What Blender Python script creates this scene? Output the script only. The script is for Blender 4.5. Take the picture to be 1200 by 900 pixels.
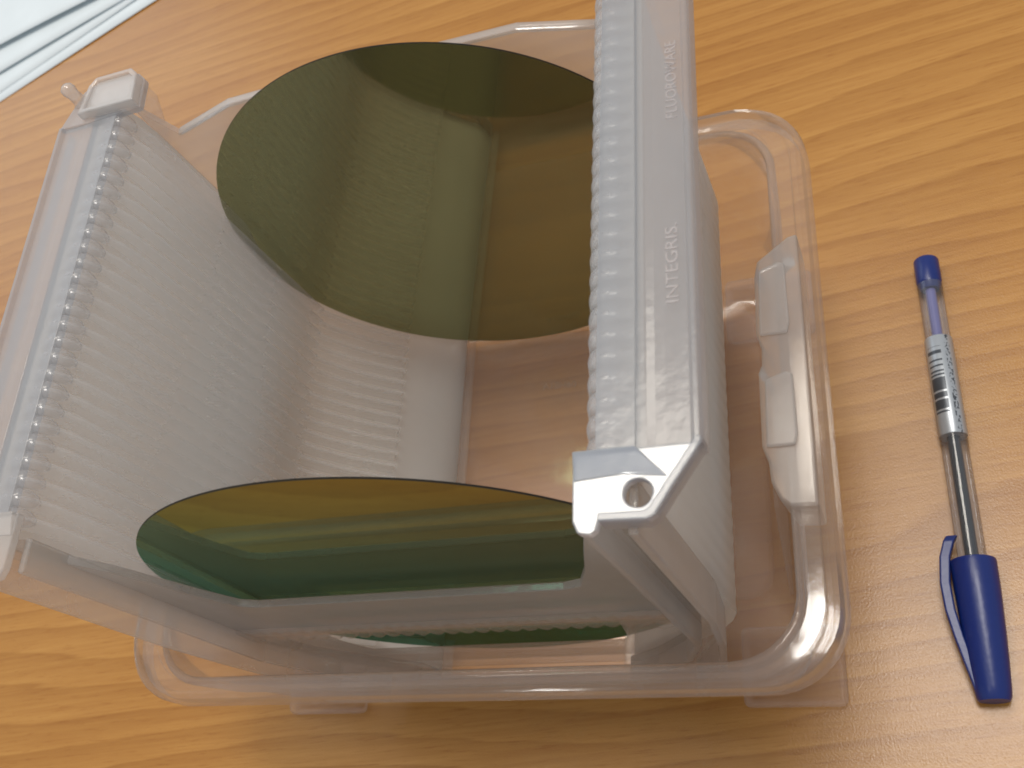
import bpy, bmesh, math, random
from mathutils import Vector, Matrix

random.seed(7)
S = 0.001                                   # everything below is measured in millimetres
scene = bpy.context.scene
for o in list(bpy.data.objects):
    bpy.data.objects.remove(o, do_unlink=True)
COL = scene.collection

# ------------------------------------------------------------------ camera
cam_data = bpy.data.cameras.new("camera")
cam_data.sensor_width = 36.0
cam_data.lens = 36.0 * 1237.89 / 1200.0
cam_data.clip_start = 0.01
cam_data.clip_end = 50.0
cam_data.dof.use_dof = True
cam_data.dof.focus_distance = 0.285
cam_data.dof.aperture_fstop = 30.0
cam = bpy.data.objects.new("camera", cam_data)
COL.objects.link(cam)
cam.location = (129.485 * S, -128.796 * S, 344.937 * S)
cam.rotation_euler = (0.475055, 0.380983, 0.052570)
scene.camera = cam

# ------------------------------------------------------------------ world
world = bpy.data.worlds.new("World")
scene.world = world
world.use_nodes = True
wbg = world.node_tree.nodes["Background"]
wbg.inputs[0].default_value = (0.88, 0.91, 0.95, 1)
wbg.inputs[1].default_value = 0.50

# ------------------------------------------------------------------ lamps
def area(name, loc, target, sx, sy, power, color):
    d = bpy.data.lights.new(name, 'AREA')
    d.shape = 'RECTANGLE'
    d.size, d.size_y = sx, sy
    d.energy = power
    d.color = color
    o = bpy.data.objects.new(name, d)
    o.location = loc
    o.rotation_euler = (Vector(target) - Vector(loc)).to_track_quat('-Z', 'Y').to_euler()
    COL.objects.link(o)
    return o
area("ceiling_light", (-0.30, 0.62, 1.9), (0.0, 0.0, 0.0), 1.2, 0.26, 11.5, (1.0, 0.93, 0.82))
area("window_light", (-1.7, 1.3, 1.1), (0.0, 0.0, 0.1), 1.3, 1.0, 5.5, (0.82, 0.91, 1.0))
area("ceiling_light_near", (0.24, 0.22, 1.9), (0.17, 0.0, 0.0), 0.50, 0.28, 13.0, (1.0, 0.95, 0.88))

area("added_glint_light", (-0.62, -0.47, 1.9), (0.0, 0.0, 0.0), 0.14, 0.10, 1.6, (1.0, 0.96, 0.9))  # added lamp behind the camera, placed to raise a glint in the near wafer

scene.view_settings.view_transform = 'Standard'
scene.view_settings.look = 'None'
scene.view_settings.exposure = 0.04
scene.view_settings.gamma = 1.0
scene.view_settings.use_curve_mapping = False
scene.render.engine = 'CYCLES'
scene.cycles.transparent_max_bounces = 48
scene.cycles.max_bounces = 14
scene.cycles.diffuse_bounces = 10
scene.cycles.glossy_bounces = 5
scene.cycles.sample_clamp_indirect = 4.0
scene.cycles.use_denoising = True
scene.cycles.filter_width = 1.8
scene.cycles.caustics_reflective = False
scene.cycles.caustics_refractive = False

# ------------------------------------------------------------------ materials
def new_mat(name):
    m = bpy.data.materials.new(name)
    m.use_nodes = True
    nt = m.node_tree
    nt.nodes.clear()
    out = nt.nodes.new('ShaderNodeOutputMaterial')
    return m, nt, out

def N(nt, t, **kw):
    n = nt.nodes.new(t)
    for k, v in kw.items():
        if k.startswith('i_'):
            n.inputs[k[2:].replace('_', ' ')].default_value = v
        elif k[0] == 'p' and k[1:].isdigit():
            n.inputs[int(k[1:])].default_value = v
        else:
            setattr(n, k, v)
    return n

def plastic(name, cover, color=(0.80, 0.81, 0.82), tint=(0.97, 0.96, 0.95), rough=0.22,
            spec=1.0, trans=0.5, bump=0.15, rim=0.25):
    """Milky polypropylene: part clear, part scattering, with a soft gloss."""
    m, nt, out = new_mat(name)
    L = nt.links
    tr = N(nt, 'ShaderNodeBsdfTransparent'); tr.inputs[0].default_value = (*tint, 1)
    di = N(nt, 'ShaderNodeBsdfDiffuse'); di.inputs[0].default_value = (*color, 1)
    tl = N(nt, 'ShaderNodeBsdfTranslucent'); tl.inputs[0].default_value = (*color, 1)
    mx = N(nt, 'ShaderNodeMixShader'); mx.inputs[0].default_value = trans
    L.new(di.outputs[0], mx.inputs[1]); L.new(tl.outputs[0], mx.inputs[2])
    tc = N(nt, 'ShaderNodeTexCoord')
    no = N(nt, 'ShaderNodeTexNoise'); no.inputs['Scale'].default_value = 90; no.inputs['Detail'].default_value = 3
    L.new(tc.outputs['Object'], no.inputs['Vector'])
    lw = N(nt, 'ShaderNodeLayerWeight'); lw.inputs['Blend'].default_value = 0.35
    # seen edge-on there is more plastic to look through
    ma = N(nt, 'ShaderNodeMath', operation='MULTIPLY_ADD'); ma.inputs[1].default_value = rim; ma.inputs[2].default_value = cover - 0.03
    L.new(lw.outputs['Facing'], ma.inputs[0])
    mb = N(nt, 'ShaderNodeMath', operation='MULTIPLY_ADD'); mb.inputs[1].default_value = 0.06; mb.use_clamp = True
    L.new(no.outputs['Fac'], mb.inputs[0]); L.new(ma.outputs[0], mb.inputs[2])
    m2 = N(nt, 'ShaderNodeMixShader')
    L.new(mb.outputs[0], m2.inputs[0]); L.new(tr.outputs[0], m2.inputs[1]); L.new(mx.outputs[0], m2.inputs[2])
    gl = N(nt, 'ShaderNodeBsdfGlossy'); gl.inputs['Roughness'].default_value = rough
    bp = N(nt, 'ShaderNodeBump'); bp.inputs['Strength'].default_value = bump; bp.inputs['Distance'].default_value = 0.0006
    n2 = N(nt, 'ShaderNodeTexNoise'); n2.inputs['Scale'].default_value = 260; n2.inputs['Detail'].default_value = 4
    L.new(tc.outputs['Object'], n2.inputs['Vector']); L.new(n2.outputs['Fac'], bp.inputs['Height'])
    L.new(bp.outputs[0], gl.inputs['Normal'])
    fr = N(nt, 'ShaderNodeLayerWeight'); fr.inputs['Blend'].default_value = 0.12
    fm = N(nt, 'ShaderNodeMath', operation='MULTIPLY_ADD'); fm.inputs[1].default_value = 0.5 * spec; fm.inputs[2].default_value = 0.035 * spec
    fm.use_clamp = True
    L.new(fr.outputs['Fresnel'], fm.inputs[0])
    m3 = N(nt, 'ShaderNodeMixShader')
    L.new(fm.outputs[0], m3.inputs[0]); L.new(m2.outputs[0], m3.inputs[1]); L.new(gl.outputs[0], m3.inputs[2])
    L.new(m3.outputs[0], out.inputs[0])
    return m

M_WALL = plastic("milky_carrier_wall", 0.72, trans=0.58, color=(0.90, 0.905, 0.89), tint=(1, 0.995, 0.99), rim=0.15, spec=0.5)
M_RIB = plastic("milky_slot_rib", 0.22, rough=0.3, spec=0.08, trans=0.6, color=(0.98, 0.98, 0.97), tint=(1, 1, 1), rim=0.08)
M_TIP = plastic("milky_rib_tip", 0.24, rough=0.14, spec=0.9, trans=0.55, color=(0.82, 0.84, 0.88), rim=0.1)
M_FLANGE = plastic("milky_flange", 0.42, rough=0.16, trans=0.6, color=(0.66, 0.69, 0.74), spec=0.9)
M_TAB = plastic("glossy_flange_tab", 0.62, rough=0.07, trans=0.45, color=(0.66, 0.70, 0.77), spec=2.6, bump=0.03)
M_PLATE = plastic("clear_milky_end_plate", 0.10, trans=0.5, color=(0.96, 0.95, 0.93), tint=(0.99, 0.98, 0.97), rim=0.15)
M_CHANNEL = plastic("milky_end_channel", 0.24, trans=0.5, color=(0.90, 0.90, 0.89), rim=0.2, spec=1.3, rough=0.12)
M_END = plastic("milky_solid_end", 0.24, trans=0.5, color=(0.96, 0.93, 0.91), rim=0.2)
M_BOX = plastic("clear_milky_box", 0.09, trans=0.5, rough=0.07, spec=0.9, tint=(1, 0.985, 0.975), color=(0.98, 0.91, 0.87), bump=0.05, rim=0.2)
M_RIM = plastic("box_rim", 0.06, trans=0.5, rough=0.09, color=(0.95, 0.92, 0.90), spec=1.2, bump=0.05)
M_LATCH = plastic("box_latch", 0.32, trans=0.5, rough=0.10, color=(0.96, 0.93, 0.91), spec=1.4, bump=0.05)

def wafer_material():
    m, nt, out = new_mat("coated_wafer_mirror")
    L = nt.links
    geo = N(nt, 'ShaderNodeNewGeometry')
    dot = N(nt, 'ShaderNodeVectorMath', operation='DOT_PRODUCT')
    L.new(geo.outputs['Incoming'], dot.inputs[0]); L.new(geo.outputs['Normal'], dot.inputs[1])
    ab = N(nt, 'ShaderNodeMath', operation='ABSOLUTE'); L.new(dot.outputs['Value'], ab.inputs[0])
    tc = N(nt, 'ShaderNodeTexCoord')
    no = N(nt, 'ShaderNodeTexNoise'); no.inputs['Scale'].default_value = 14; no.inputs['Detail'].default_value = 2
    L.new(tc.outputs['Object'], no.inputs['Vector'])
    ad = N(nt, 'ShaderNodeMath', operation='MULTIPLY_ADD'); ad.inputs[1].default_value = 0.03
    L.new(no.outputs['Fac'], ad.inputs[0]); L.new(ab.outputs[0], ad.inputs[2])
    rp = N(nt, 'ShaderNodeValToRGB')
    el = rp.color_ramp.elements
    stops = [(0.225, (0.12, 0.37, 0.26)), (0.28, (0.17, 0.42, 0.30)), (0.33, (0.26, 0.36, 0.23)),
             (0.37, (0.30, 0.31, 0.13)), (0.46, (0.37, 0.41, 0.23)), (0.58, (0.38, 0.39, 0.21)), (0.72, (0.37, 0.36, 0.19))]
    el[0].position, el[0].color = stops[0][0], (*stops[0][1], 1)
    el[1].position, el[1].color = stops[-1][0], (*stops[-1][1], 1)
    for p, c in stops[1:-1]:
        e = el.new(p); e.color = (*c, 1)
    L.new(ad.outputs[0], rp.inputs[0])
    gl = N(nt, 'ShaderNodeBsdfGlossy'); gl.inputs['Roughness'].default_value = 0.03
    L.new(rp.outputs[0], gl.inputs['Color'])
    di = N(nt, 'ShaderNodeBsdfDiffuse'); di.inputs[0].default_value = (0.30, 0.29, 0.16, 1)
    mx = N(nt, 'ShaderNodeMixShader'); mx.inputs[0].default_value = 0.17
    L.new(gl.outputs[0], mx.inputs[1]); L.new(di.outputs[0], mx.inputs[2])
    L.new(mx.outputs[0], out.inputs[0])
    return m
M_WAFER = wafer_material()

def wood_material():
    m, nt, out = new_mat("beech_laminate")
    L = nt.links
    tc = N(nt, 'ShaderNodeTexCoord')
    mp = N(nt, 'ShaderNodeMapping')
    mp.inputs['Rotation'].default_value = (0, 0, math.radians(-5))
    L.new(tc.outputs['Object'], mp.inputs[0])
    def noise(sx, sy, scale, detail, rough=0.5, src=None, dist=0.0):
        q = N(nt, 'ShaderNodeMapping'); q.inputs['Scale'].default_value = (sx, sy, 1)
        L.new((src or mp).outputs[0], q.inputs[0])
        n = N(nt, 'ShaderNodeTexNoise'); n.inputs['Scale'].default_value = scale
        n.inputs['Detail'].default_value = detail; n.inputs['Roughness'].default_value = rough
        n.inputs['Distortion'].default_value = dist
        L.new(q.outputs[0], n.inputs['Vector'])
        return n
    # cathedral figure: contour lines of a long slow height field
    h = noise(0.55, 2.6, 4.6, 1.5, 0.4, dist=0.2)
    hm = N(nt, 'ShaderNodeMath', operation='MULTIPLY'); hm.inputs[1].default_value = 8.0
    L.new(h.outputs['Fac'], hm.inputs[0])
    sxy = N(nt, 'ShaderNodeSeparateXYZ'); L.new(mp.outputs[0], sxy.inputs[0])
    hy = N(nt, 'ShaderNodeMath', operation='MULTIPLY_ADD'); hy.inputs[1].default_value = 85.0
    L.new(sxy.outputs['Y'], hy.inputs[0]); L.new(hm.outputs[0], hy.inputs[2]); hm = hy
    wob = noise(2.0, 30.0, 6.0, 4, 0.6)
    ha = N(nt, 'ShaderNodeMath', operation='MULTIPLY_ADD'); ha.inputs[1].default_value = 0.6
    L.new(wob.outputs['Fac'], ha.inputs[0]); L.new(hm.outputs[0], ha.inputs[2])
    fr = N(nt, 'ShaderNodeMath', operation='FRACT'); L.new(ha.outputs[0], fr.inputs[0])
    r1 = N(nt, 'ShaderNodeValToRGB')
    e = r1.color_ramp.elements
    e[0].position = 0.0; e[0].color = (0, 0, 0, 1)
    e[1].position = 1.0; e[1].color = (0.15, 0.15, 0.15, 1)
    a = e.new(0.84); a.color = (0.70, 0.70, 0.70, 1)
    a = e.new(0.93); a.color = (1, 1, 1, 1)
    a = e.new(0.2); a.color = (0.12, 0.12, 0.12, 1)
    L.new(fr.outputs[0], r1.inputs[0])
    fine = noise(2.2, 75.0, 7.0, 7, 0.72)
    fleck = noise(28.0, 330.0, 3.2, 3, 0.6)
    broad = noise(1.2, 5.0, 3.0, 3, 0.5)
    mxa = N(nt, 'ShaderNodeMix', data_type='RGBA'); mxa.inputs['A'].default_value = (0.515, 0.265, 0.067, 1); mxa.inputs['B'].default_value = (0.415, 0.196, 0.042, 1)
    L.new(r1.outputs[0], mxa.inputs['Factor'])
    rb = N(nt, 'ShaderNodeMapRange'); rb.inputs['From Min'].default_value = 0.3; rb.inputs['From Max'].default_value = 0.72
    L.new(broad.outputs['Fac'], rb.inputs['Value'])
    mxb = N(nt, 'ShaderNodeMix', data_type='RGBA', blend_type='MULTIPLY'); mxb.inputs['B'].default_value = (0.83, 0.74, 0.60, 1)
    L.new(rb.outputs[0], mxb.inputs['Factor']); L.new(mxa.outputs['Result'], mxb.inputs['A'])
    rf = N(nt, 'ShaderNodeMapRange'); rf.inputs['From Min'].default_value = 0.35; rf.inputs['From Max'].default_value = 0.75
    L.new(fine.outputs['Fac'], rf.inputs['Value'])
    mxc = N(nt, 'ShaderNodeMix', data_type='RGBA', blend_type='MULTIPLY'); mxc.inputs['B'].default_value = (0.80, 0.70, 0.58, 1)
    L.new(rf.outputs[0], mxc.inputs['Factor']); L.new(mxb.outputs['Result'], mxc.inputs['A'])
    rg = N(nt, 'ShaderNodeMapRange'); rg.inputs['From Min'].default_value = 0.56; rg.inputs['From Max'].default_value = 0.70
    L.new(fleck.outputs['Fac'], rg.inputs['Value'])
    mxd = N(nt, 'ShaderNodeMix', data_type='RGBA', blend_type='MULTIPLY'); mxd.inputs['B'].default_value = (0.84, 0.76, 0.66, 1)
    L.new(rg.outputs[0], mxd.inputs['Factor']); L.new(mxc.outputs['Result'], mxd.inputs['A'])
    b = N(nt, 'ShaderNodeBsdfPrincipled')
    L.new(mxd.outputs['Result'], b.inputs['Base Color'])
    b.inputs['Roughness'].default_value = 0.26
    b.inputs['Specular IOR Level'].default_value = 0.5
    bp = N(nt, 'ShaderNodeBump'); bp.inputs['Strength'].default_value = 0.3; bp.inputs['Distance'].default_value = 0.00025
    pe = noise(1, 1, 1500, 3, 0.6)
    L.new(pe.outputs['Fac'], bp.inputs['Height'])
    L.new(bp.outputs[0], b.inputs['Normal'])
    L.new(b.outputs[0], out.inputs[0])
    return m
M_WOOD = wood_material()

def principled(name, color, rough=0.4, metal=0.0, spec=0.5, bump=None):
    m, nt, out = new_mat(name)
    b = N(nt, 'ShaderNodeBsdfPrincipled')
    b.inputs['Base Color'].default_value = (*color, 1)
    b.inputs['Roughness'].default_value = rough
    b.inputs['Metallic'].default_value = metal
    b.inputs['Specular IOR Level'].default_value = spec
    tc = N(nt, 'ShaderNodeTexCoord')
    no = N(nt, 'ShaderNodeTexNoise'); no.inputs['Scale'].default_value = (bump or (120, 0))[0]; no.inputs['Detail'].default_value = 3
    nt.links.new(tc.outputs['Object'], no.inputs['Vector'])
    mx = N(nt, 'ShaderNodeMix', data_type='RGBA'); mx.inputs['A'].default_value = (*[c * 0.94 for c in color], 1); mx.inputs['B'].default_value = (*[min(1, c * 1.05) for c in color], 1)
    nt.links.new(no.outputs['Fac'], mx.inputs['Factor']); nt.links.new(mx.outputs['Result'], b.inputs['Base Color'])
    if bump:
        bp = N(nt, 'ShaderNodeBump'); bp.inputs['Strength'].default_value = bump[1]; bp.inputs['Distance'].default_value = 0.0005
        nt.links.new(no.outputs['Fac'], bp.inputs['Height']); nt.links.new(bp.outputs[0], b.inputs['Normal'])
    nt.links.new(b.outputs[0], out.inputs[0])
    return m
M_EDGE = principled("ground_wafer_edge", (0.02, 0.018, 0.015), 0.8, spec=0.1)
M_PAPER = principled("white_paper", (0.69, 0.75, 0.78), 0.85, bump=(40, 0.1))
M_BLUE = principled("blue_pen_plastic", (0.005, 0.020, 0.150), 0.33, spec=0.5, bump=(500, 0.12))
M_INK = principled("black_ink_tube", (0.012, 0.016, 0.022), 0.25)
M_PURPLE = principled("blue_violet_refill", (0.16, 0.16, 0.38), 0.3)
M_BRASS = principled("pen_tip_metal", (0.6, 0.55, 0.4), 0.3, metal=1.0)

def label_material():
    m, nt, out = new_mat("silver_label_print")
    L = nt.links
    tc = N(nt, 'ShaderNodeTexCoord')
    sp = N(nt, 'ShaderNodeSeparateXYZ'); L.new(tc.outputs['Object'], sp.inputs[0])
    # bars of uneven width along the pen (object X runs along the barrel)
    q = N(nt, 'ShaderNodeMath', operation='MULTIPLY'); q.inputs[1].default_value = 1500.0
    L.new(sp.outputs['X'], q.inputs[0])
    fl = N(nt, 'ShaderNodeMath', operation='FLOOR'); L.new(q.outputs[0], fl.inputs[0])
    wn = N(nt, 'ShaderNodeTexWhiteNoise', noise_dimensions='1D'); L.new(fl.outputs[0], wn.inputs['W'])
    bar = N(nt, 'ShaderNodeMath', operation='GREATER_THAN'); bar.inputs[1].default_value = 0.42
    L.new(wn.outputs['Value'], bar.inputs[0])
    # barcode only on one side of the barrel
    side = N(nt, 'ShaderNodeMath', operation='LESS_THAN'); side.inputs[1].default_value = 0.0002
    L.new(sp.outputs['Y'], side.inputs[0])
    s2 = N(nt, 'ShaderNodeMath', operation='GREATER_THAN'); s2.inputs[1].default_value = -0.0039
    L.new(sp.outputs['Y'], s2.inputs[0])
    lo = N(nt, 'ShaderNodeMath', operation='GREATER_THAN'); lo.inputs[1].default_value = 0.0365; L.new(sp.outputs['X'], lo.inputs[0])
    hi = N(nt, 'ShaderNodeMath', operation='LESS_THAN'); hi.inputs[1].default_value = 0.0610; L.new(sp.outputs['X'], hi.inputs[0])
    m1 = N(nt, 'ShaderNodeMath', operation='MULTIPLY'); L.new(bar.outputs[0], m1.inputs[0]); L.new(side.outputs[0], m1.inputs[1])
    m2 = N(nt, 'ShaderNodeMath', operation='MULTIPLY'); L.new(m1.outputs[0], m2.inputs[0]); L.new(lo.outputs[0], m2.inputs[1])
    m3 = N(nt, 'ShaderNodeMath', operation='MULTIPLY'); L.new(m2.outputs[0], m3.inputs[0]); L.new(hi.outputs[0], m3.inputs[1])
    m4 = N(nt, 'ShaderNodeMath', operation='MULTIPLY'); L.new(m3.outputs[0], m4.inputs[0]); L.new(s2.outputs[0], m4.inputs[1])
    # tiny print on the other side: broken dark specks in one row
    mp = N(nt, 'ShaderNodeMapping'); mp.inputs['Scale'].default_value = (1100, 1500, 1500); L.new(tc.outputs['Object'], mp.inputs[0])
    vo = N(nt, 'ShaderNodeTexNoise'); vo.inputs['Scale'].default_value = 1.0; vo.inputs['Detail'].default_value = 1
    L.new(mp.outputs[0], vo.inputs['Vector'])
    th = N(nt, 'ShaderNodeMath', operation='GREATER_THAN'); th.inputs[1].default_value = 0.56; L.new(vo.outputs['Fac'], th.inputs[0])
    rowa = N(nt, 'ShaderNodeMath', operation='GREATER_THAN'); rowa.inputs[1].default_value = 0.0016; L.new(sp.outputs['Y'], rowa.inputs[0])
    rowb = N(nt, 'ShaderNodeMath', operation='LESS_THAN'); rowb.inputs[1].default_value = 0.0030; L.new(sp.outputs['Y'], rowb.inputs[0])
    t1 = N(nt, 'ShaderNodeMath', operation='MULTIPLY'); L.new(th.outputs[0], t1.inputs[0]); L.new(rowa.outputs[0], t1.inputs[1])
    t2 = N(nt, 'ShaderNodeMath', operation='MULTIPLY'); L.new(t1.outputs[0], t2.inputs[0]); L.new(rowb.outputs[0], t2.inputs[1])
    mxx = N(nt, 'ShaderNodeMath', operation='MAXIMUM'); L.new(m4.outputs[0], mxx.inputs[0]); L.new(t2.outputs[0], mxx.inputs[1])
    k = N(nt, 'ShaderNodeMath', operation='MULTIPLY'); k.inputs[1].default_value = 0.85; L.new(mxx.outputs[0], k.inputs[0])
    mx = N(nt, 'ShaderNodeMix', data_type='RGBA'); mx.inputs['A'].default_value = (0.46, 0.49, 0.52, 1); mx.inputs['B'].default_value = (0.02, 0.025, 0.035, 1)
    L.new(k.outputs[0], mx.inputs['Factor'])
    b = N(nt, 'ShaderNodeBsdfPrincipled'); b.inputs['Metallic'].default_value = 0.55; b.inputs['Roughness'].default_value = 0.34
    L.new(mx.outputs['Result'], b.inputs['Base Color'])
    L.new(b.outputs[0], out.inputs[0])
    return m
M_LABEL = label_material()

def clear_plastic():
    m, nt, out = new_mat("clear_styrene_barrel")
    L = nt.links
    tr = N(nt, 'ShaderNodeBsdfTransparent'); tr.inputs[0].default_value = (0.94, 0.94, 0.95, 1)
    gl = N(nt, 'ShaderNodeBsdfGlossy'); gl.inputs['Roughness'].default_value = 0.06
    di = N(nt, 'ShaderNodeBsdfDiffuse'); di.inputs[0].default_value = (0.6, 0.62, 0.66, 1)
    lw = N(nt, 'ShaderNodeLayerWeight'); lw.inputs['Blend'].default_value = 0.25
    fm = N(nt, 'ShaderNodeMath', operation='MULTIPLY_ADD'); fm.inputs[1].default_value = 0.38; fm.inputs[2].default_value = 0.04
    L.new(lw.outputs['Fresnel'], fm.inputs[0])
    m1 = N(nt, 'ShaderNodeMixShader'); m1.inputs[0].default_value = 0.07
    L.new(tr.outputs[0], m1.inputs[1]); L.new(di.outputs[0], m1.inputs[2])
    m2 = N(nt, 'ShaderNodeMixShader')
    L.new(fm.outputs[0], m2.inputs[0]); L.new(m1.outputs[0], m2.inputs[1]); L.new(gl.outputs[0], m2.inputs[2])
    L.new(m2.outputs[0], out.inputs[0])
    return m
M_CLEAR = clear_plastic()

# ------------------------------------------------------------------ mesh helpers (millimetres in, metres out)
def link(name, me, mat=None, parent=None, loc=None, smooth=False, bevel=0.0, seg=2, autosmooth=None):
    o = bpy.data.objects.new(name, me)
    COL.objects.link(o)
    if mat and not me.materials:
        me.materials.append(mat)
    if parent:
        o.parent = parent
    if loc is not None:
        o.location = Vector(loc) * S
    if smooth:
        for p in me.polygons:
            p.use_smooth = True
    if bevel:
        b = o.modifiers.new("bevel", 'BEVEL')
        b.width = bevel * S
        b.segments = seg
        b.limit_method = 'ANGLE'
        b.angle_limit = math.radians(30)
        b.harden_normals = False
    return o

def mesh(name, verts, faces):
    me = bpy.data.meshes.new(name)
    me.from_pydata([(x * S, y * S, z * S) for x, y, z in verts], [], faces)
    bm = bmesh.new(); bm.from_mesh(me)
    bmesh.ops.remove_doubles(bm, verts=bm.verts, dist=1e-7)
    bmesh.ops.recalc_face_normals(bm, faces=bm.faces)
    bm.to_mesh(me); bm.free()
    return me

def prism(name, pts, axis, a, b):
    """Closed outline pts (2-D) pushed from a to b along axis; the 2-D pair fills the other two axes in order."""
    def P(p, t):
        if axis == 'x': return (t, p[0], p[1])
        if axis == 'y': return (p[0], t, p[1])
        return (p[0], p[1], t)
    n = len(pts)
    v = [P(p, a) for p in pts] + [P(p, b) for p in pts]
    f = [tuple(range(n))[::-1], tuple(range(n, 2 * n))] + [(i, (i + 1) % n, n + (i + 1) % n, n + i) for i in range(n)]
    return mesh(name, v, f)

def strip_prism(name, outer, inner, axis, a, b):
    """A ribbon between two equal-length polylines, pushed along an axis (robust for concave shapes)."""
    def P(p, t):
        if axis == 'x': return (t, p[0], p[1])
        if axis == 'y': return (p[0], t, p[1])
        return (p[0], p[1], t)
    n = len(outer)
    v = [P(p, a) for p in outer] + [P(p, a) for p in inner] + [P(p, b) for p in outer] + [P(p, b) for p in inner]
    f = []
    for i in range(n - 1):
        f.append((i, i + 1, n + i + 1, n + i))
        f.append((2 * n + i, 3 * n + i, 3 * n + i + 1, 2 * n + i + 1))
        f.append((i, 2 * n + i, 2 * n + i + 1, i + 1))
        f.append((n + i, n + i + 1, 3 * n + i + 1, 3 * n + i))
    f.append((0, n, 3 * n, 2 * n))
    f.append((n - 1, 3 * n - 1, 4 * n - 1, 2 * n - 1))
    return mesh(name, v, f)

def box(name, x0, x1, y0, y1, z0, z1):
    return prism(name, [(x0, y0), (x1, y0), (x1, y1), (x0, y1)], 'z', z0, z1)

def boxes(name, lst):
    v, f = [], []
    for x0, x1, y0, y1, z0, z1 in lst:
        b = len(v)
        v += [(x0, y0, z0), (x1, y0, z0), (x1, y1, z0), (x0, y1, z0), (x0, y0, z1), (x1, y0, z1), (x1, y1, z1), (x0, y1, z1)]
        f += [tuple(b + i for i in q) for q in ((0, 3, 2, 1), (4, 5, 6, 7), (0, 1, 5, 4), (1, 2, 6, 5), (2, 3, 7, 6), (3, 0, 4, 7))]
    return mesh(name, v, f)

def mirror_mesh(me, name):
    m = me.copy(); m.name = name
    for v in m.vertices:
        v.co.x = -v.co.x
    m.flip_normals()
    return m

def empty(name, label, cat, loc, group=None):
    o = bpy.data.objects.new(name, None)
    o.empty_display_size = 0.02
    COL.objects.link(o)
    o.location = Vector(loc) * S
    o['label'] = label; o['category'] = cat
    if group: o['group'] = group
    return o

def ring(hx, y0, y1, r, z, n=10):
    """Rounded rectangle, counter-clockwise."""
    pts = []
    for cx, cy, a0 in ((hx - r, y1 - r, 0), (-hx + r, y1 - r, 90), (-hx + r, y0 + r, 180), (hx - r, y0 + r, 270)):
        for k in range(n + 1):
            a = math.radians(a0 + 90 * k / n)
            pts.append((cx + r * math.cos(a), cy + r * math.sin(a), z))
    return pts

def loft(name, rings, cap_first=False, cap_last=False, closed=False):
    n = len(rings[0]); v = []; f = []
    for r in rings: v += r
    m = len(rings)
    for j in range(m if closed else m - 1):
        k = (j + 1) % m
        for i in range(n):
            f.append((j * n + i, j * n + (i + 1) % n, k * n + (i + 1) % n, k * n + i))
    if cap_first: f.append(tuple(range(n)))
    if cap_last: f.append(tuple(range((m - 1) * n, m * n)))
    return mesh(name, v, f)

# ================================================================== TABLE
bm = bmesh.new()
bmesh.ops.create_grid(bm, x_segments=2, y_segments=2, size=1)
for v in bm.verts:
    v.co = Vector((v.co.x * 1.5 + 0.1, v.co.y * 1.1 + 0.35, 0))
ext = bmesh.ops.extrude_face_region(bm, geom=bm.faces[:])
for g in ext['geom']:
    if isinstance(g, bmesh.types.BMVert):
        g.co.z -= 0.028
bmesh.ops.recalc_face_normals(bm, faces=bm.faces)
me = bpy.data.meshes.new("table_top"); bm.to_mesh(me); bm.free()
table = link("table_top", me, M_WOOD)
table['kind'] = 'structure'

# ================================================================== BOX BASE
BY0, BY1 = -80.5, 97.0          # outer rim, near and far
box_root = empty("storage_box", "clear milky plastic box base with rounded rim, open, standing under the wafer carrier", "plastic box", (0, 8.4, 0))
def in_box(me, name, mat, **kw):
    for v in me.vertices:
        v.co.y -= 8.4 * S
    return link(name, me, mat, box_root, **kw)

inner = [ring(60, -40, 56, 8, 7.2), ring(83, -61, 73, 13, 7.2), ring(87, -64.5, 76.5, 14, 8.6), ring(89, -66.5, 78.5, 15, 12),
         ring(91, -68.5, 81.5, 15.5, 30), ring(93.2, -70.6, 85.4, 16, 58), ring(94.6, -71.6, 87.4, 16.5, 60.5), ring(96.0, -73.4, 89.6, 17, 82.2)]
outer = [ring(98.2, -75.4, 91.8, 18, 80.0), ring(96.4, -73.6, 89.4, 18, 59.0), ring(94.9, -72.3, 87.2, 17, 57.0), ring(92.6, -70.2, 83.2, 17, 30), ring(90.8, -68.4, 80.4, 16, 9.5),
         ring(88, -66, 78, 15, 6.6), ring(83, -61, 73, 13, 5.2), ring(60, -40, 56, 8, 5.2)]
in_box(loft("box_shell", [[(x, y, z) for x, y, z in r] for r in outer[::-1][:0] + inner[:-1]] + [inner[-1]] + outer, cap_first=True, cap_last=True),
       "box_shell", M_BOX, smooth=True)
rim_rings = [ring(95.8, -73.2, 89.4, 17, 81.6), ring(96.2, -73.8, 89.8, 17.2, 83.4), ring(97.6, -74.8, 91.0, 17.6, 83.6), ring(98.6, -75.4, 91.8, 18, 82.4), ring(102.6, -77.4, 94.0, 19, 82.2),
             ring(103.4, -77.8, 94.6, 19.2, 84.6), ring(104.8, -78.6, 95.2, 19.6, 84.8), ring(105.6, -79.2, 95.6, 19.8, 82.8), ring(106.8, -79.8, 96.8, 20, 82.0), ring(107.5, -80.2, 97.2, 20.4, 80.0),
             ring(107.8, -80.2, 97.2, 20.6, 73.5), ring(106.4, -79.2, 96.0, 20, 73.5), ring(105.8, -79.0, 95.4, 19.6, 79.4), ring(98.4, -75.4, 91.6, 18, 80.2), ring(96.2, -73.7, 89.8, 17, 80.0)]
o = in_box(loft("box_rim", rim_rings, closed=True), "box_rim", M_RIM, smooth=True)
es = o.modifiers.new("split", 'EDGE_SPLIT'); es.split_angle = math.radians(38)

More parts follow.
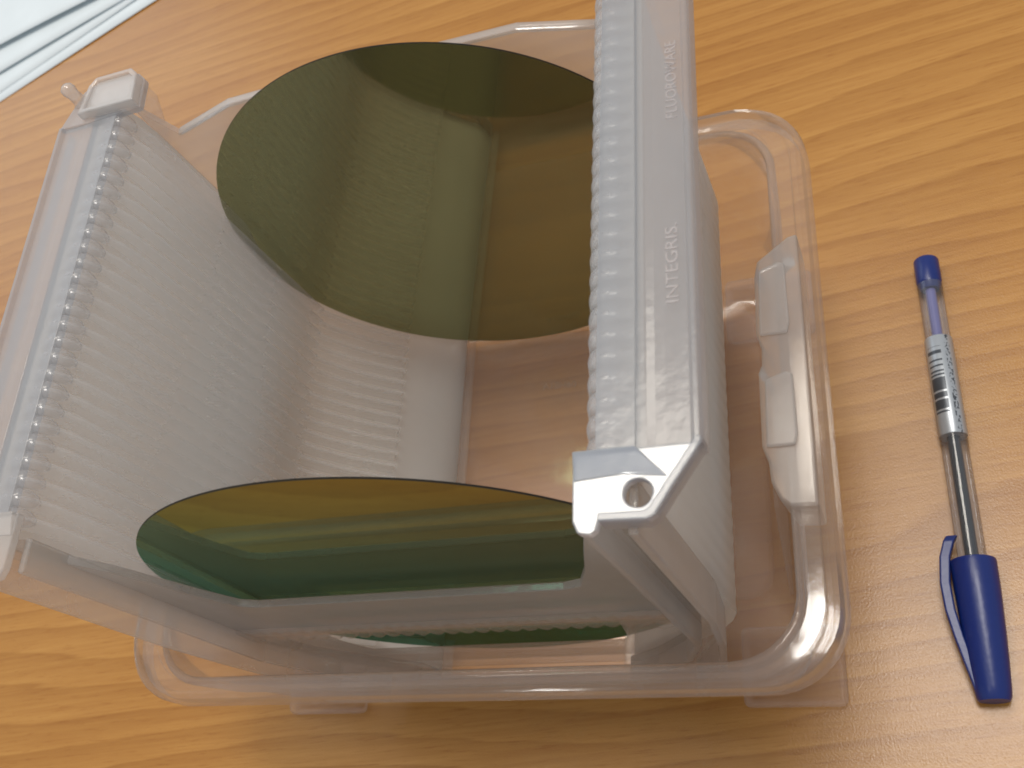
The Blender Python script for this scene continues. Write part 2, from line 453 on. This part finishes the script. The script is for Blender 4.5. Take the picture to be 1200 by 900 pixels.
# corner feet: shallow hollow shoes under the floor
def foot(sx, sy):
    x0, x1 = (67.5, 99.0)
    y0, y1 = ((-71.0, -46.0) if sy < 0 else (58.0, 84.0))
    pts = [(x0 * sx, y0), (x1 * sx, y0), (x1 * sx, y1), (x0 * sx, y1)]
    if sx < 0: pts = pts[::-1]
    return prism("corner_foot", pts, 'z', 0.0, 5.0)
for sx in (1, -1):
    for sy in (-1, 1):
        in_box(foot(sx, sy), "corner_foot", M_BOX, bevel=2.2, seg=3)

# latch recess on the two long sides: two raised pockets standing on a stepped ledge
def latch(s):
    plan = [(103.2, 46.5), (100.5, 46.0), (91.4, 39.2), (90.4, 34.0), (90.0, 16.0), (91.2, 11.0), (91.0, 6.0), (90.0, 3.5), (89.8, -18.0),
            (91.2, -22.5), (91.6, -28.0), (93.6, -33.0), (96.0, -35.2), (103.2, -35.6)]
    pl = [(x * s, y) for x, y in plan]
    if s < 0: pl = pl[::-1]
    low = [(s * (abs(x) + (1.5 if abs(x) < 95 else 0)), y) for x, y in pl]
    n = len(pl)
    v = [(x, y, 83.8) for x, y in pl] + [(x, y, 68.0) for x, y in low]
    f = [tuple(range(n))] + [(i, (i + 1) % n, n + (i + 1) % n, n + i) for i in range(n)]
    body = mesh("latch_body", v, f)
    lo = in_box(body, "latch", M_LATCH, bevel=0.9, seg=3)
    for y0, y1 in ((14.5, 37.5), (-18.8, 2.8)):
        p = [(91.2, y0), (98.6, y0), (99.4, y0 + 3), (99.2, y1 - 1), (97.5, y1), (91.8, y1 - 2)]
        p = [(x * s, y) for x, y in p]
        if s < 0: p = p[::-1]
        b = prism("latch_pocket", p, 'z', 83.8, 85.0)
        q = in_box(b, "latch_pocket", M_LATCH, bevel=0.8, seg=3)
        q.parent = lo
    # recess wall dropping from the latch to the floor
    w = [(90.0, 36.0, 69.0), (90.0, -30.0, 69.0), (84.5, -37.5, 7.6), (84.5, 30.0, 7.6)]
    w2 = [(x + 1.1, y, z) for x, y, z in w]
    v = [(x * s, y, z) for x, y, z in w + w2]
    me = mesh("recess_wall", v, [(0, 1, 2, 3), (7, 6, 5, 4), (0, 4, 5, 1), (1, 5, 6, 2), (2, 6, 7, 3), (3, 7, 4, 0)])
    q = in_box(me, "recess_wall", M_BOX); q.parent = lo
    return lo
latch(1); latch(-1)

# raised pad of the box floor (its end shows as a line across the floor)
o = in_box(loft("floor_pad", [ring(80, -38.2, 69.5, 9, 7.3), ring(79.4, -37.6, 68.9, 9, 8.5), ring(78.6, -36.8, 68.1, 8.6, 8.8)], cap_last=True), "floor_pad", M_BOX)

# faint moulded mark on the floor
def text_mesh(body, size, thick):
    c = bpy.data.curves.new("lettering", 'FONT')
    c.body = body; c.size = size * S; c.extrude = thick * S * 0.5; c.align_x = 'LEFT'; c.align_y = 'BOTTOM'
    c.resolution_u = 3
    t = bpy.data.objects.new("tmp", c); COL.objects.link(t)
    dg = bpy.context.evaluated_depsgraph_get()
    m = bpy.data.meshes.new_from_object(t.evaluated_get(dg))
    bpy.data.objects.remove(t, do_unlink=True)
    m.materials.clear()
    return m
M_MARK = plastic("moulded_mark", 0.10, color=(0.85, 0.82, 0.80), rough=0.2)
M_LETTER = plastic("moulded_letters", 0.30, color=(0.97, 0.92, 0.93), rough=0.3, rim=0.1)
me = text_mesh("A18H60", 4.0, 0.3)
o = link("moulded_mark", me, M_MARK, box_root); o.location = (-2.0 * S, (44.8 - 8.4) * S, 9.1 * S); o.rotation_euler = (0, 0, math.radians(-2))

# ================================================================== WAFER CARRIER
P = 4.76
CX, CY, CZ = 0.0, 7.0, 9.0
carrier = empty("wafer_carrier", "tall frosted plastic wafer carrier with slotted side walls standing in the clear box", "wafer carrier", (CX, CY, CZ))
def in_car(me, name, mat, parent=None, **kw):
    if not me.get('shifted'):
        for v in me.vertices:
            v.co.y -= CY * S; v.co.z -= CZ * S
        me['shifted'] = 1
    return link(name, me, mat, parent or carrier, **kw)

RC, ZC = 75.0, 95.4
# inner line the wafers touch and the wall line behind the ribs
tip = [(71.2, 169.2), (69.2, 166.0), (67.6, 160.0), (67.0, 150.0), (67.0, 110.0), (67.0, 64.0)]
ang = [-24.5, -30, -36, -42, -48, -52]
tip += [((RC) * math.cos(math.radians(a)) - 0.2, ZC + (RC) * math.sin(math.radians(a))) for a in ang]
wallin = [(79.5, 169.2), (75.5, 166.0), (73.6, 160.0), (73.0, 150.0), (73.0, 110.0), (73.0, 66.0)]
wallin += [((RC + 5.2) * math.cos(math.radians(a)), ZC + (RC + 5.2) * math.sin(math.radians(a))) for a in ang]
# the foot: web running in towards the open bottom, then the rail
wallin += [(43.5, 25.5), (38.0, 20.5), (35.6, 15.0), (35.2, CZ)]
wallout = [(81.5, 169.2), (79.8, 166.0), (79.2, 160.0), (78.6, 150.0), (78.6, 110.0), (78.4, 68.0)]
wallout += [((RC + 8.6) * math.cos(math.radians(a)), ZC + (RC + 8.6) * math.sin(math.radians(a))) for a in ang]
wallout += [(45.5, 23.0), (40.5, 18.0), (37.8, 13.0), (37.4, CZ)]

Y_LO, Y_HI = -58.0, 74.0
def side_wall(s):
    nY = 25 * 6 + 12
    ys = [Y_LO + (Y_HI - Y_LO) * i / nY for i in range(nY + 1)]
    v = []; f = []; n = len(wallin)
    for y in ys:
        c = math.cos(2 * math.pi * (y - 0.2) / P)
        for k, (x, z) in enumerate(wallin):
            v.append((s * x, y, z))
        for k, (x, z) in enumerate(wallout):
            a = 0.0 if (k < 2 or k > 11) else 0.14
            v.append((s * (x - a * (0.5 - 0.5 * c)), y, z))
    w = 2 * n
    for j in range(nY):
        b0, b1 = j * w, (j + 1) * w
        for i in range(n - 1):
            f.append((b0 + i, b0 + i + 1, b1 + i + 1, b1 + i))
            f.append((b0 + n + i, b1 + n + i, b1 + n + i + 1, b0 + n + i + 1))
        f.append((b0, b1, b1 + n, b0 + n))
        f.append((b0 + n - 1, b0 + 2 * n - 1, b1 + 2 * n - 1, b1 + n - 1))
    for b in (0, nY * w):
        for i in range(n - 1):
            f.append((b + i, b + i + 1, b + n + i + 1, b + n + i))
    return mesh("side_wall", v, f)

def slot_rib():
    """One tapered divider between two slots, thin at its tip."""
    v = []; f = []
    m = len(tip)
    wl = wallin[:m]
    mid = [((a[0] * .45 + b[0] * .55), (a[1] * .45 + b[1] * .55)) for a, b in zip(tip, wl)]
    for (x, z) in tip: v += [(x, -0.42, z), (x, 0.42, z)]
    for (x, z) in mid: v += [(x, -0.85, z), (x, 0.85, z)]
    for (x, z) in wl: v += [(x + 0.4, -1.35, z), (x + 0.4, 1.35, z)]
    for i in range(m - 1):
        a, b = 2 * i, 2 * (i + 1)
        f.append((a, b, b + 1, a + 1))
        for o1, o2 in ((0, 2 * m), (2 * m, 4 * m)):
            f.append((a + o1, a + o2, b + o2, b + o1))
            f.append((a + 1 + o1, b + 1 + o1, b + 1 + o2, a + 1 + o2))
    for e in (0, 2 * (m - 1)):
        f.append((e, e + 1, e + 1 + 2 * m, e + 2 * m)); f.append((e + 2 * m, e + 1 + 2 * m, e + 1 + 4 * m, e + 4 * m))
    return mesh("slot_rib", v, f)
rib_r = slot_rib()
for v in rib_r.vertices: v.co.z -= CZ * S
rib_r['shifted'] = 1
rib_l = mirror_mesh(rib_r, "slot_rib_mirrored")
rib_r.materials.append(M_RIB); rib_l.materials.append(M_RIB)
# rounded lead-in knuckle at the top of every rib
def knuckle():
    v = []; f = []
    pr = [(69.5, 164.6), (69.4, 166.4), (69.7, 168.2), (70.4, 169.6), (71.6, 170.5), (73.0, 170.95), (74.6, 171.0), (76.2, 170.7)]
    hw = [0.8, 1.9, 2.3, 2.36, 2.36, 2.2, 1.6, 0.8]
    K = 8
    for (x, z), h in zip(pr, hw):
        for k in range(K + 1):
            a = math.pi * k / K
            v.append((x + 1.1 * (1 - math.sin(a)), -h * math.cos(a), z - 0.7 * (1 - math.sin(a))))
    for i in range(len(pr) - 1):
        for k in range(K):
            a = i * (K + 1) + k
            f.append((a, a + 1, a + K + 2, a + K + 1))
    f.append(tuple(range(K + 1)))
    return mesh("rib_tip", v, f)
kn_r = knuckle()
for v in kn_r.vertices: v.co.z -= CZ * S
for p in kn_r.polygons: p.use_smooth = True
kn_l = mirror_mesh(kn_r, "rib_tip_mirrored")
for p in kn_l.polygons: p.use_smooth = True
kn_r.materials.append(M_TIP); kn_l.materials.append(M_TIP)

walls = {}
wr = side_wall(1)
walls[1] = in_car(wr, "side_wall", M_WALL)
walls[-1] = in_car(mirror_mesh(wr, "side_wall_mirrored"), "side_wall", M_WALL)
for o in walls.values():
    for p in o.data.polygons: p.use_smooth = True
    es = o.modifiers.new("split", 'EDGE_SPLIT'); es.split_angle = math.radians(40)
RIB0 = -52.4
for s in (1, -1):
    for k in range(26):
        y = RIB0 + P * k + (0.9 if s > 0 else -0.5)
        r = bpy.data.objects.new("slot_rib", rib_r if s > 0 else rib_l)
        COL.objects.link(r); r.parent = walls[s]; r.location = (0, (y - CY) * S, 0)
        t = bpy.data.objects.new("rib_tip", kn_r if s > 0 else kn_l)
        COL.objects.link(t); t.parent = walls[s]; t.location = (0, (y - CY) * S, 0)

# ---- top flanges
def flange(s):
    zt = 171.0
    # cross-section: step up from the ribs, flat, raised outer lip, short skirt
    def prof(zo=0):
        return [(80.2, 170.9), (82.4, 170.85), (84.0, 170.65), (86.0, 170.6), (90.6, 170.6), (91.3, 171.7), (92.4, 171.7), (92.8, 171.0), (92.8, 165.5),
                (91.5, 165.5), (91.3, 168.6), (84.0, 168.6), (80.2, 168.6)]
    pr = prof()
    o = in_car(prism("top_flange", [(s * x, z) for x, z in pr], 'y', -53.2, 66.5), "top_flange", M_FLANGE, bevel=0.15, seg=2)
    # wall cap carrying the rib tips
    o2 = in_car(box("flange_inner_ledge", *( (72.4, 80.2) if s > 0 else (-80.2, -72.4)), -53.2, 69.5, 168.3, 170.95), "flange_ledge", M_FLANGE, bevel=0.12)
    o2.parent = o
    return o
fl_r = flange(1); fl_l = flange(-1)

def with_hole(name, outline, hole_c, hole_r, z0, z1, n=24):
    """Flat plate with one round hole, bridged by hand."""
    bm = bmesh.new()
    def loop(z):
        a = [bm.verts.new((x * S, y * S, z * S)) for x, y in outline]
        b = [bm.verts.new(((hole_c[0] + hole_r * math.cos(2 * math.pi * k / n)) * S, (hole_c[1] + hole_r * math.sin(2 * math.pi * k / n)) * S, z * S)) for k in range(n)]
        ea = [bm.edges.new((a[i], a[(i + 1) % len(a)])) for i in range(len(a))]
        eb = [bm.edges.new((b[i], b[(i + 1) % n])) for i in range(n)]
        bmesh.ops.triangle_fill(bm, use_beauty=True, edges=ea + eb)
        return a, b
    a0, b0 = loop(z0); a1, b1 = loop(z1)
    for L0, L1 in ((a0, a1), (b0, b1)):
        for i in range(len(L0)):
            j = (i + 1) % len(L0)
            bm.faces.new((L0[i], L0[j], L1[j], L1[i]))
    bmesh.ops.recalc_face_normals(bm, faces=bm.faces)
    me = bpy.data.meshes.new(name); bm.to_mesh(me); bm.free()
    return me

def near_end(s):
    out = [(92.8, -53.0), (87.6, -60.6), (84.0, -66.2), (82.6, -67.0), (73.4, -66.6), (73.0, -68.2), (71.8, -69.0), (69.4, -68.6), (68.4, -66.4), (68.2, -53.0)]
    out = [(s * x, y) for x, y in out]
    if s < 0: out = out[::-1]
    par = fl_r if s > 0 else fl_l
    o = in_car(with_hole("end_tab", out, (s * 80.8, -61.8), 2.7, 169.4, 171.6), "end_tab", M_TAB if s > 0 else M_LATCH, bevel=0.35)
    o.parent = par
    # raised lip along the outer edge of the tab
    lip_o = [(92.8, -52.0), (92.8, -53.0), (87.6, -60.6), (84.0, -66.2), (82.4, -67.0), (73.4, -66.7)]
    lip_i = [(91.2, -52.0), (91.2, -52.8), (86.2, -60.0), (82.9, -64.8), (81.8, -65.4), (73.4, -65.2)]
    q = in_car(strip_prism("tab_lip", [(s * x, y) for x, y in lip_o], [(s * x, y) for x, y in lip_i], 'z', 166.8, 172.3), "tab_lip", M_FLANGE if s > 0 else M_LATCH, bevel=0.3)
    q.parent = par
    # dished facet that catches the lamp
    v = [(68.6, -53.2, 173.2), (80.6, -53.2, 173.2), (86.4, -59.2, 171.8), (78.0, -58.0, 171.9), (68.6, -58.6, 171.9)]
    v = [(s * x, y, z) for x, y, z in v]
    low = [(x, y, 171.3) for x, y, z in v]
    n = 5
    f = [tuple(range(n)), tuple(range(n, 2 * n))] + [(i, (i + 1) % n, n + (i + 1) % n, n + i) for i in range(n)]
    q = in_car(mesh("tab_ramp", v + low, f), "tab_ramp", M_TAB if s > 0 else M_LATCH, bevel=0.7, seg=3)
    q.parent = par
near_end(1); near_end(-1)

def far_end(s):
    out = [(92.8, 66.3), (91.2, 70.0), (87.2, 79.0), (84.5, 80.6), (67.5, 80.6), (64.6, 77.6), (64.0, 67.4), (80.0, 66.3)]
    out = [(s * x, y) for x, y in out]
    if s > 0: out = out[::-1]
    par = fl_r if s > 0 else fl_l
    o = in_car(prism("end_tab", out, 'z', 169.2, 171.2), "end_tab", M_FLANGE, bevel=0.35); o.parent = par
    # hollow raised block on the tab
    a = [(84.0, 67.6), (82.5, 77.6), (80.5, 80.2), (67.8, 80.2), (65.0, 77.4), (64.3, 67.6)]
    b = [(82.0, 69.2), (81.0, 76.8), (79.8, 78.6), (68.4, 78.6), (66.5, 76.6), (66.0, 69.2)]
    a = [(s * x, y) for x, y in a]; b = [(s * x, y) for x, y in b]
    q = in_car(strip_prism("tab_block", a + a[:1], b + b[:1], 'z', 171.2, 174.2), "tab_block", M_LATCH, bevel=0.4); q.parent = par
    c_ = [(s * x, y) for x, y in [(82.3, 68.9), (81.3, 77.0), (80.0, 78.9), (68.2, 78.9), (66.2, 76.8), (65.7, 68.9)]]
    if s > 0: c_ = c_[::-1]
    q = in_car(prism('tab_panel', c_, 'z', 172.4, 173.4), 'tab_panel', M_LATCH, bevel=0.2); q.parent = par
    bm = bmesh.new()
    if s < 0:
        v, f = [], []
        prof = [(2.6, 171.1), (1.9, 172.2), (1.8, 174.6), (2.0, 175.4), (2.2, 176.3), (2.0, 177.4), (1.2, 178.2), (0.01, 178.5)]
        K = 16
        for r, z in prof:
            for k in range(K):
                t = 2 * math.pi * k / K
                v.append((s * 87.2 + r * math.cos(t), 75.4 + r * math.sin(t), z))
        for i in range(len(prof) - 1):
            for k in range(K):
                f.append((i * K + k, i * K + (k + 1) % K, (i + 1) * K + (k + 1) % K, (i + 1) * K + k))
        q = in_car(mesh("locating_pin", v, f), "locating_pin", M_LATCH, smooth=True); q.parent = par
    bm.free()
far_end(1); far_end(-1)

# raised lettering down the right flange
def flange_text(body, x, y, length):
    me = text_mesh(body, 3.6, 0.35)
    w = max(v.co.x for v in me.vertices) - min(v.co.x for v in me.vertices)
    k = length * S / w
    for v in me.vertices: v.co.x *= k
    o = link("moulded_lettering", me, M_LETTER, fl_r)
    o.location = (x * S, (y - CY) * S, (170.7 - CZ) * S)
    o.rotation_euler = (0, 0, math.pi / 2)
flange_text("INTEGRIS.", 89.6, -23.2, 18.4)
flange_text("FLUOROWARE", 90.2, 22.3, 21.5)
flange_text("CHASKA", 90.4, 56.5, 13)

# ---- near end: side channels, H plate, lower bar
def end_channel(s):
    # outer flange following the wall outline
    o_ = [(79.9, 168.0), (79.6, 100.0), (77.0, 76.0), (72.0, 50.0), (63.0, 30.0), (56.0, CZ)]
    i_ = [(77.9, 168.0), (77.6, 100.0), (75.0, 76.5), (70.2, 51.0), (61.2, 31.0), (54.0, CZ)]
    a = in_car(strip_prism("end_channel_flange", [(s * x, z) for x, z in o_], [(s * x, z) for x, z in i_], 'y', -68.4, -57.8), "channel_flange", M_CHANNEL, bevel=0.5)
    o_ = [(69.0, 167.0), (69.0, 100.0), (69.0, 68.0), (62.5, 50.0), (50.0, 33.0), (38.0, 21.0), (37.0, CZ)]
    i_ = [(67.2, 167.0), (67.2, 100.0), (67.2, 68.5), (60.7, 51.0), (48.6, 34.0), (36.2, 21.8), (35.0, CZ)]
    b = in_car(strip_prism("end_channel_inner", [(s * x, z) for x, z in o_], [(s * x, z) for x, z in i_], 'y', -66.2, -57.8), "channel_flange", M_CHANNEL, bevel=0.5)
    o_ = [(78.4, 168.0), (78.2, 100.0), (75.8, 72.0), (70.8, 50.0), (61.6, 33.0), (54.5, CZ)]
    i_ = [(68.2, 168.0), (68.2, 100.0), (68.2, 70.0), (61.8, 52.0), (49.5, 34.0), (36.5, CZ)]
    c = in_car(strip_prism("channel_web", [(s * x, z) for x, z in o_], [(s * x, z) for x, z in i_], 'y', -60.4, -58.4), "channel_web", M_PLATE)
    return a
end_channel(1); end_channel(-1)

# the H: U-shaped cut-out on top, bar, window below, lower bar
yf0, yf1 = -60.4, -58.2
def hplate():
    xs_l = [-68.0, -60.5, -58.5, -52.0, -44.0, 44.0, 50.0, 56.0, 58.5, 60.5, 68.0]
    def top(x):
        a = abs(x)
        pts = [(0, 107.5), (44, 107.5), (49, 109.5), (54, 121), (58, 134), (62, 146), (68, 156)]
        for (x0, z0), (x1, z1) in zip(pts, pts[1:]):
            if a <= x1: return z0 + (z1 - z0) * (a - x0) / (x1 - x0)
        return 156
    xs = [-68, -62, -58, -54, -49, -44, -30, -15, 0, 15, 30, 44, 49, 54, 58, 62, 68]
    def bot(x):
        return 76.0
    return strip_prism("h_plate", [(x, top(x)) for x in xs], [(x, bot(x)) for x in xs], 'y', yf0, yf1)
h_plate = in_car(hplate(), "cross_plate", M_CHANNEL, bevel=0.4)
# scalloped grip along the lower edge of the bar
v = []; f = []
nS = 29; x0, x1 = -68.0, 68.0
step = (x1 - x0) / nS; sub = 8
row = []
for i in range(nS * sub + 1):
    x = x0 + (x1 - x0) * i / (nS * sub)
    u = (i % sub) / sub
    b = math.sin(math.pi * u) if i % sub else 0.0
    row.append((x, b))
for x, b in row:
    v += [(x, -60.5, 85.0), (x, -61.2 - 0.6 * b, 84.2), (x, -61.4 - 0.6 * b, 76.0 - 0.9 * b), (x, -60.5, 75.4 - 1.0 * b)]
for i in range(len(row) - 1):
    a = 4 * i; b = 4 * (i + 1)
    for k in range(4):
        f.append((a + k, b + k, b + (k + 1) % 4, a + (k + 1) % 4))
f.append((0, 1, 2, 3)); n4 = 4 * (len(row) - 1); f.append((n4, n4 + 3, n4 + 2, n4 + 1))
q = in_car(mesh("scalloped_edge", v, f), "scalloped_edge", M_PLATE); q.parent = h_plate
# lip along the top of the bar
# lower bar with the window's slanting jambs
xs = [-66, -48.5, -46, -42, 42, 46, 48.5, 66]
topz = [75.8, 75.6, 58, 47, 47, 58, 75.6, 75.8]
in_car(strip_prism("lower_bar", list(zip(xs, topz)), [(-60, 32), (-48.5, 30), (-46, 28), (-42, 26), (42, 26), (46, 28), (48.5, 30), (60, 32)], 'y', -60.6, -58.4), "lower_bar", M_PLATE, bevel=0.4)

# ---- far end: solid plate with chamfered top corners and a thicker top rim
xs = [-73, -67, -45, -20, 0, 20, 45, 67, 73]
tz = [166, 151.8, 158.0, 158.4, 158.6, 158.4, 158.0, 151.8, 166]
bz = [66, 52, 30, 22, 22, 22, 30, 52, 66]
far_plate = in_car(strip_prism("far_plate", list(zip(xs, tz)), list(zip(xs, bz)), 'y', 73.6, 75.6), "end_plate", M_END, bevel=0.3)
rim_o = [(-67, 152.0), (-45, 158.2), (-20, 158.6), (0, 158.8), (20, 158.6), (45, 158.2), (67, 152.0)]
q = in_car(strip_prism("plate_rim", rim_o, [(x, z - 1.3) for x, z in rim_o], 'y', 73.2, 76.0), "plate_rim", M_CHANNEL, bevel=0.5); q.parent = far_plate
# far shoulder webs dropping from the flange tabs to the plate
for s in (1, -1):
    pts = [(s * 80.0, 169.0), (s * 66.0, 169.0), (s * 66.0, 164.0), (s * 73.0, 150.0), (s * 80.0, 140.0)]
    q = in_car(prism("shoulder_web", pts, 'y', 76.0, 78.0), "shoulder_web", M_PLATE, bevel=0.3); q.parent = far_plate
    # foot rails along the open bottom
    q = in_car(box("foot_rail", min(s * 31.0, s * 34.5), max(s * 31.0, s * 34.5), -60.0, 75.0, CZ, CZ + 1.8), "foot_rail", M_PLATE, bevel=0.4)
# far crosspiece at the bottom with rounded inner corners
in_car(box("bottom_crosspiece", -36, 36, 70.6, 73.4, CZ + 0.2, 24), "bottom_crosspiece", M_PLATE, bevel=1.2, seg=3)

# ================================================================== WAFERS
def wafer(loc, tilt, label):
    v = []; f = []; K = 160
    for y in (-0.26, 0.26):
        for k in range(K):
            t = 2 * math.pi * k / K
            v.append((RC * math.cos(t), y, RC + RC * math.sin(t)))
    f = [tuple(range(K)), tuple(range(K, 2 * K))] + [(i, (i + 1) % K, K + (i + 1) % K, K + i) for i in range(K)]
    me = mesh("silicon_wafer", v, f)
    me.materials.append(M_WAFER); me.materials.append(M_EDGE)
    for p in me.polygons:
        if len(p.vertices) == 4: p.material_index = 1
    o = link("silicon_wafer", me, M_WAFER)
    o.location = Vector(loc) * S
    o.rotation_euler = (tilt, 0, 0)
    o['label'] = label; o['category'] = "wafer"; o['group'] = "coated wafers standing in the carrier"
    return o
def wafer_at(yc, zc, tilt, label):
    # centre (0, yc, zc): base point is RC lower along the tilted upright
    return wafer((0, yc + RC * math.sin(tilt), zc - RC * math.cos(tilt)), tilt, label)
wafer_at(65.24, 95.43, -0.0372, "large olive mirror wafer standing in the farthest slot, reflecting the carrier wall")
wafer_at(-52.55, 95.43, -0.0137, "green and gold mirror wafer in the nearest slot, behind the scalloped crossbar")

# ================================================================== PEN
pen = empty("ballpoint_pen", "clear ballpoint pen with blue cap and silver barcode label lying right of the box", "pen", (138.06, 79.8, 0))
ang_pen = math.atan2(-150.0, 1.25)
pen.rotation_euler = (0, 0, ang_pen)
pen.location = Vector((138.06, 79.8, 0)) * S
TILT = 1.2 / 110.0     # the cap is thicker than the barrel, so the barrel rises towards it
def lathe(name, prof, mat, K=24, parent=pen, hexr=False, **kw):
    v = []; f = []
    for x, r in prof:
        zc = 4.3 + x * TILT
        for k in range(K):
            t = 2 * math.pi * k / K
            v.append((x, r * math.cos(t), zc + r * math.sin(t)))
    for i in range(len(prof) - 1):
        for k in range(K):
            f.append((i * K + k, i * K + (k + 1) % K, (i + 1) * K + (k + 1) % K, (i + 1) * K + k))
    f.append(tuple(range(K))[::-1]); f.append(tuple(range((len(prof) - 1) * K, len(prof) * K)))
    o = link(name, mesh(name, v, f), mat, parent, smooth=True, **kw)
    es = o.modifiers.new("split", 'EDGE_SPLIT'); es.split_angle = math.radians(35)
    return o
lathe("end_plug", [(0, 3.2), (0.5, 3.9), (1.0, 4.15), (9.5, 4.15), (10.6, 3.9), (12.5, 3.0)], M_BLUE)
lathe("barrel", [(10.4, 4.0), (114, 4.2)], M_CLEAR, K=32)
lathe("label_sleeve", [(32.3, 4.32), (32.5, 4.42), (67.8, 4.42), (68.0, 4.32)], M_LABEL, K=40)
lathe("refill_tube", [(12.6, 1.7), (66, 1.7)], M_PURPLE, K=16)
lathe("ink_tube", [(66, 2.0), (128, 2.0)], M_INK, K=16)
lathe("nib_cone", [(114, 3.2), (126, 1.9)], M_BRASS, K=16)
# cap: slightly oval tube, tapering, open mouth
def cap():
    prof = [(109.6, 6.0), (109.4, 6.4), (110.0, 6.6), (118, 6.55), (130, 6.1), (140, 5.6), (147, 5.1), (149.4, 4.8), (150.4, 4.3), (150.6, 0.01)]
    inner = [(112, 5.9), (111, 6.2)]
    K = 36; v = []; f = []
    pr = [(126, 4.4), (110.2, 5.9)] + prof
    for x, r in pr:
        zc = max(5.9 - (x - 110) * 0.028, r * 0.98) if r > 1 else 4.6
        for k in range(K):
            t = 2 * math.pi * k / K
            v.append((x, r * math.cos(t), 6.9 - (x - 110) * 0.05 + r * 0.98 * math.sin(t)))
    for i in range(len(pr) - 1):
        for k in range(K):
            f.append((i * K + k, i * K + (k + 1) % K, (i + 1) * K + (k + 1) % K, (i + 1) * K + k))
    f.append(tuple(range(K)))
    o = link("cap", mesh("cap", v, f), M_BLUE, pen, smooth=True)
    es = o.modifiers.new("split", 'EDGE_SPLIT'); es.split_angle = math.radians(50)
    return o
cap_o = cap()
# pocket clip: curved strip standing off the cap's left side
def clip():
    path = [(101.2, 6.6, 6.6), (103, 7.6, 7.0), (108, 9.3, 7.0), (116, 10.2, 6.8), (124, 9.8, 6.6), (132, 8.4, 6.2), (140, 6.6, 5.8), (146, 5.2, 5.4), (149, 4.4, 5.2)]
    v = []; f = []
    for i, (x, off, z) in enumerate(path):
        hw = 1.9 if i else 1.2
        th = 3.4 - i * 0.12
        y = -off
        v += [(x, y, z - hw), (x, y, z + hw), (x, y + th, z + hw), (x, y + th, z - hw)]
    for i in range(len(path) - 1):
        for k in range(4):
            f.append((4 * i + k, 4 * i + (k + 1) % 4, 4 * i + 4 + (k + 1) % 4, 4 * i + 4 + k))
    f.append((0, 1, 2, 3)); n = 4 * (len(path) - 1); f.append((n + 3, n + 2, n + 1, n))
    o = link("clip", mesh("clip", v, f), M_BLUE, pen, bevel=0.5, seg=3)
    return o
c = clip(); c.parent = cap_o

# ================================================================== PAPERS (top left)
def sheet(name, origin, direction, back, z_front, lift, label, seed):
    """A4 sheet whose near edge runs along direction from origin; a slow curl lifts it."""
    rnd = random.Random(seed)
    d = Vector((direction[0], direction[1], 0)).normalized()
    n = Vector((-d.y, d.x, 0))
    W, H = 297.0, 210.0
    nx, ny = 36, 24
    v = []; f = []
    ph = rnd.uniform(0, 6.28)
    for z_off in (0.0, 0.12):
        for j in range(ny + 1):
            for i in range(nx + 1):
                a = W * (i / nx - 0.5); b = H * j / ny + back
                p = Vector((origin[0], origin[1], 0)) + d * a + n * b
                e = math.exp(-(H * j / ny) / 40.0)
                z = z_front + lift * e * (0.5 + 0.5 * math.sin(a / 70.0 + ph)) + 0.25 * math.sin(a / 45 + b / 50 + ph) + 0.3
                v.append((p.x, p.y, z + z_off))
    w = nx + 1; m = w * (ny + 1)
    for j in range(ny):
        for i in range(nx):
            a = j * w + i
            f.append((a, a + w, a + w + 1, a + 1))
            f.append((m + a, m + a + 1, m + a + w + 1, m + a + w))
    edge = [i for i in range(nx)]
    for i in range(nx):
        f.append((i, i + 1, m + i + 1, m + i)); b = ny * w + i; f.append((b + 1, b, m + b, m + b + 1))
    for j in range(ny):
        a = j * w; f.append((a + w, a, m + a, m + a + w)); a += nx; f.append((a, a + w, m + a + w, m + a))
    me = mesh(name, v, f)
    c = Vector((origin[0], origin[1], 0)) + n * (H / 2 + back)
    for vv in me.vertices: vv.co -= c * S
    o = link(name, me, M_PAPER, smooth=True)
    o.location = c * S
    o['label'] = label; o['category'] = "paper"; o['group'] = "white papers lying at the corner of the table"
edges = [((-369.2, 296.0), (-262.9, 343.3), 0.0, 0.2), ((-371.8, 303.5), (-278.3, 348.6), 0.6, 0.8),
         ((-377.1, 318.7), (-285.3, 351.0), 1.4, 1.0), ((-384.2, 339.2), (-305.6, 357.9), 2.4, 3.2)]
labels = ["bottom white sheet of the papers, its edge showing nearest the carrier",
          "second white sheet up in the papers, a thin strip between two edges",
          "third white sheet up in the papers, turned a little, under the topmost sheet",
          "topmost white sheet of the papers, turned furthest away and curling up"]
for k, (a, b, z, lift) in enumerate(edges):
    mid = ((a[0] + b[0]) / 2, (a[1] + b[1]) / 2)
    sheet("paper_sheet", mid, (b[0] - a[0], b[1] - a[1]), 0.0, z, lift, labels[k], k + 1)
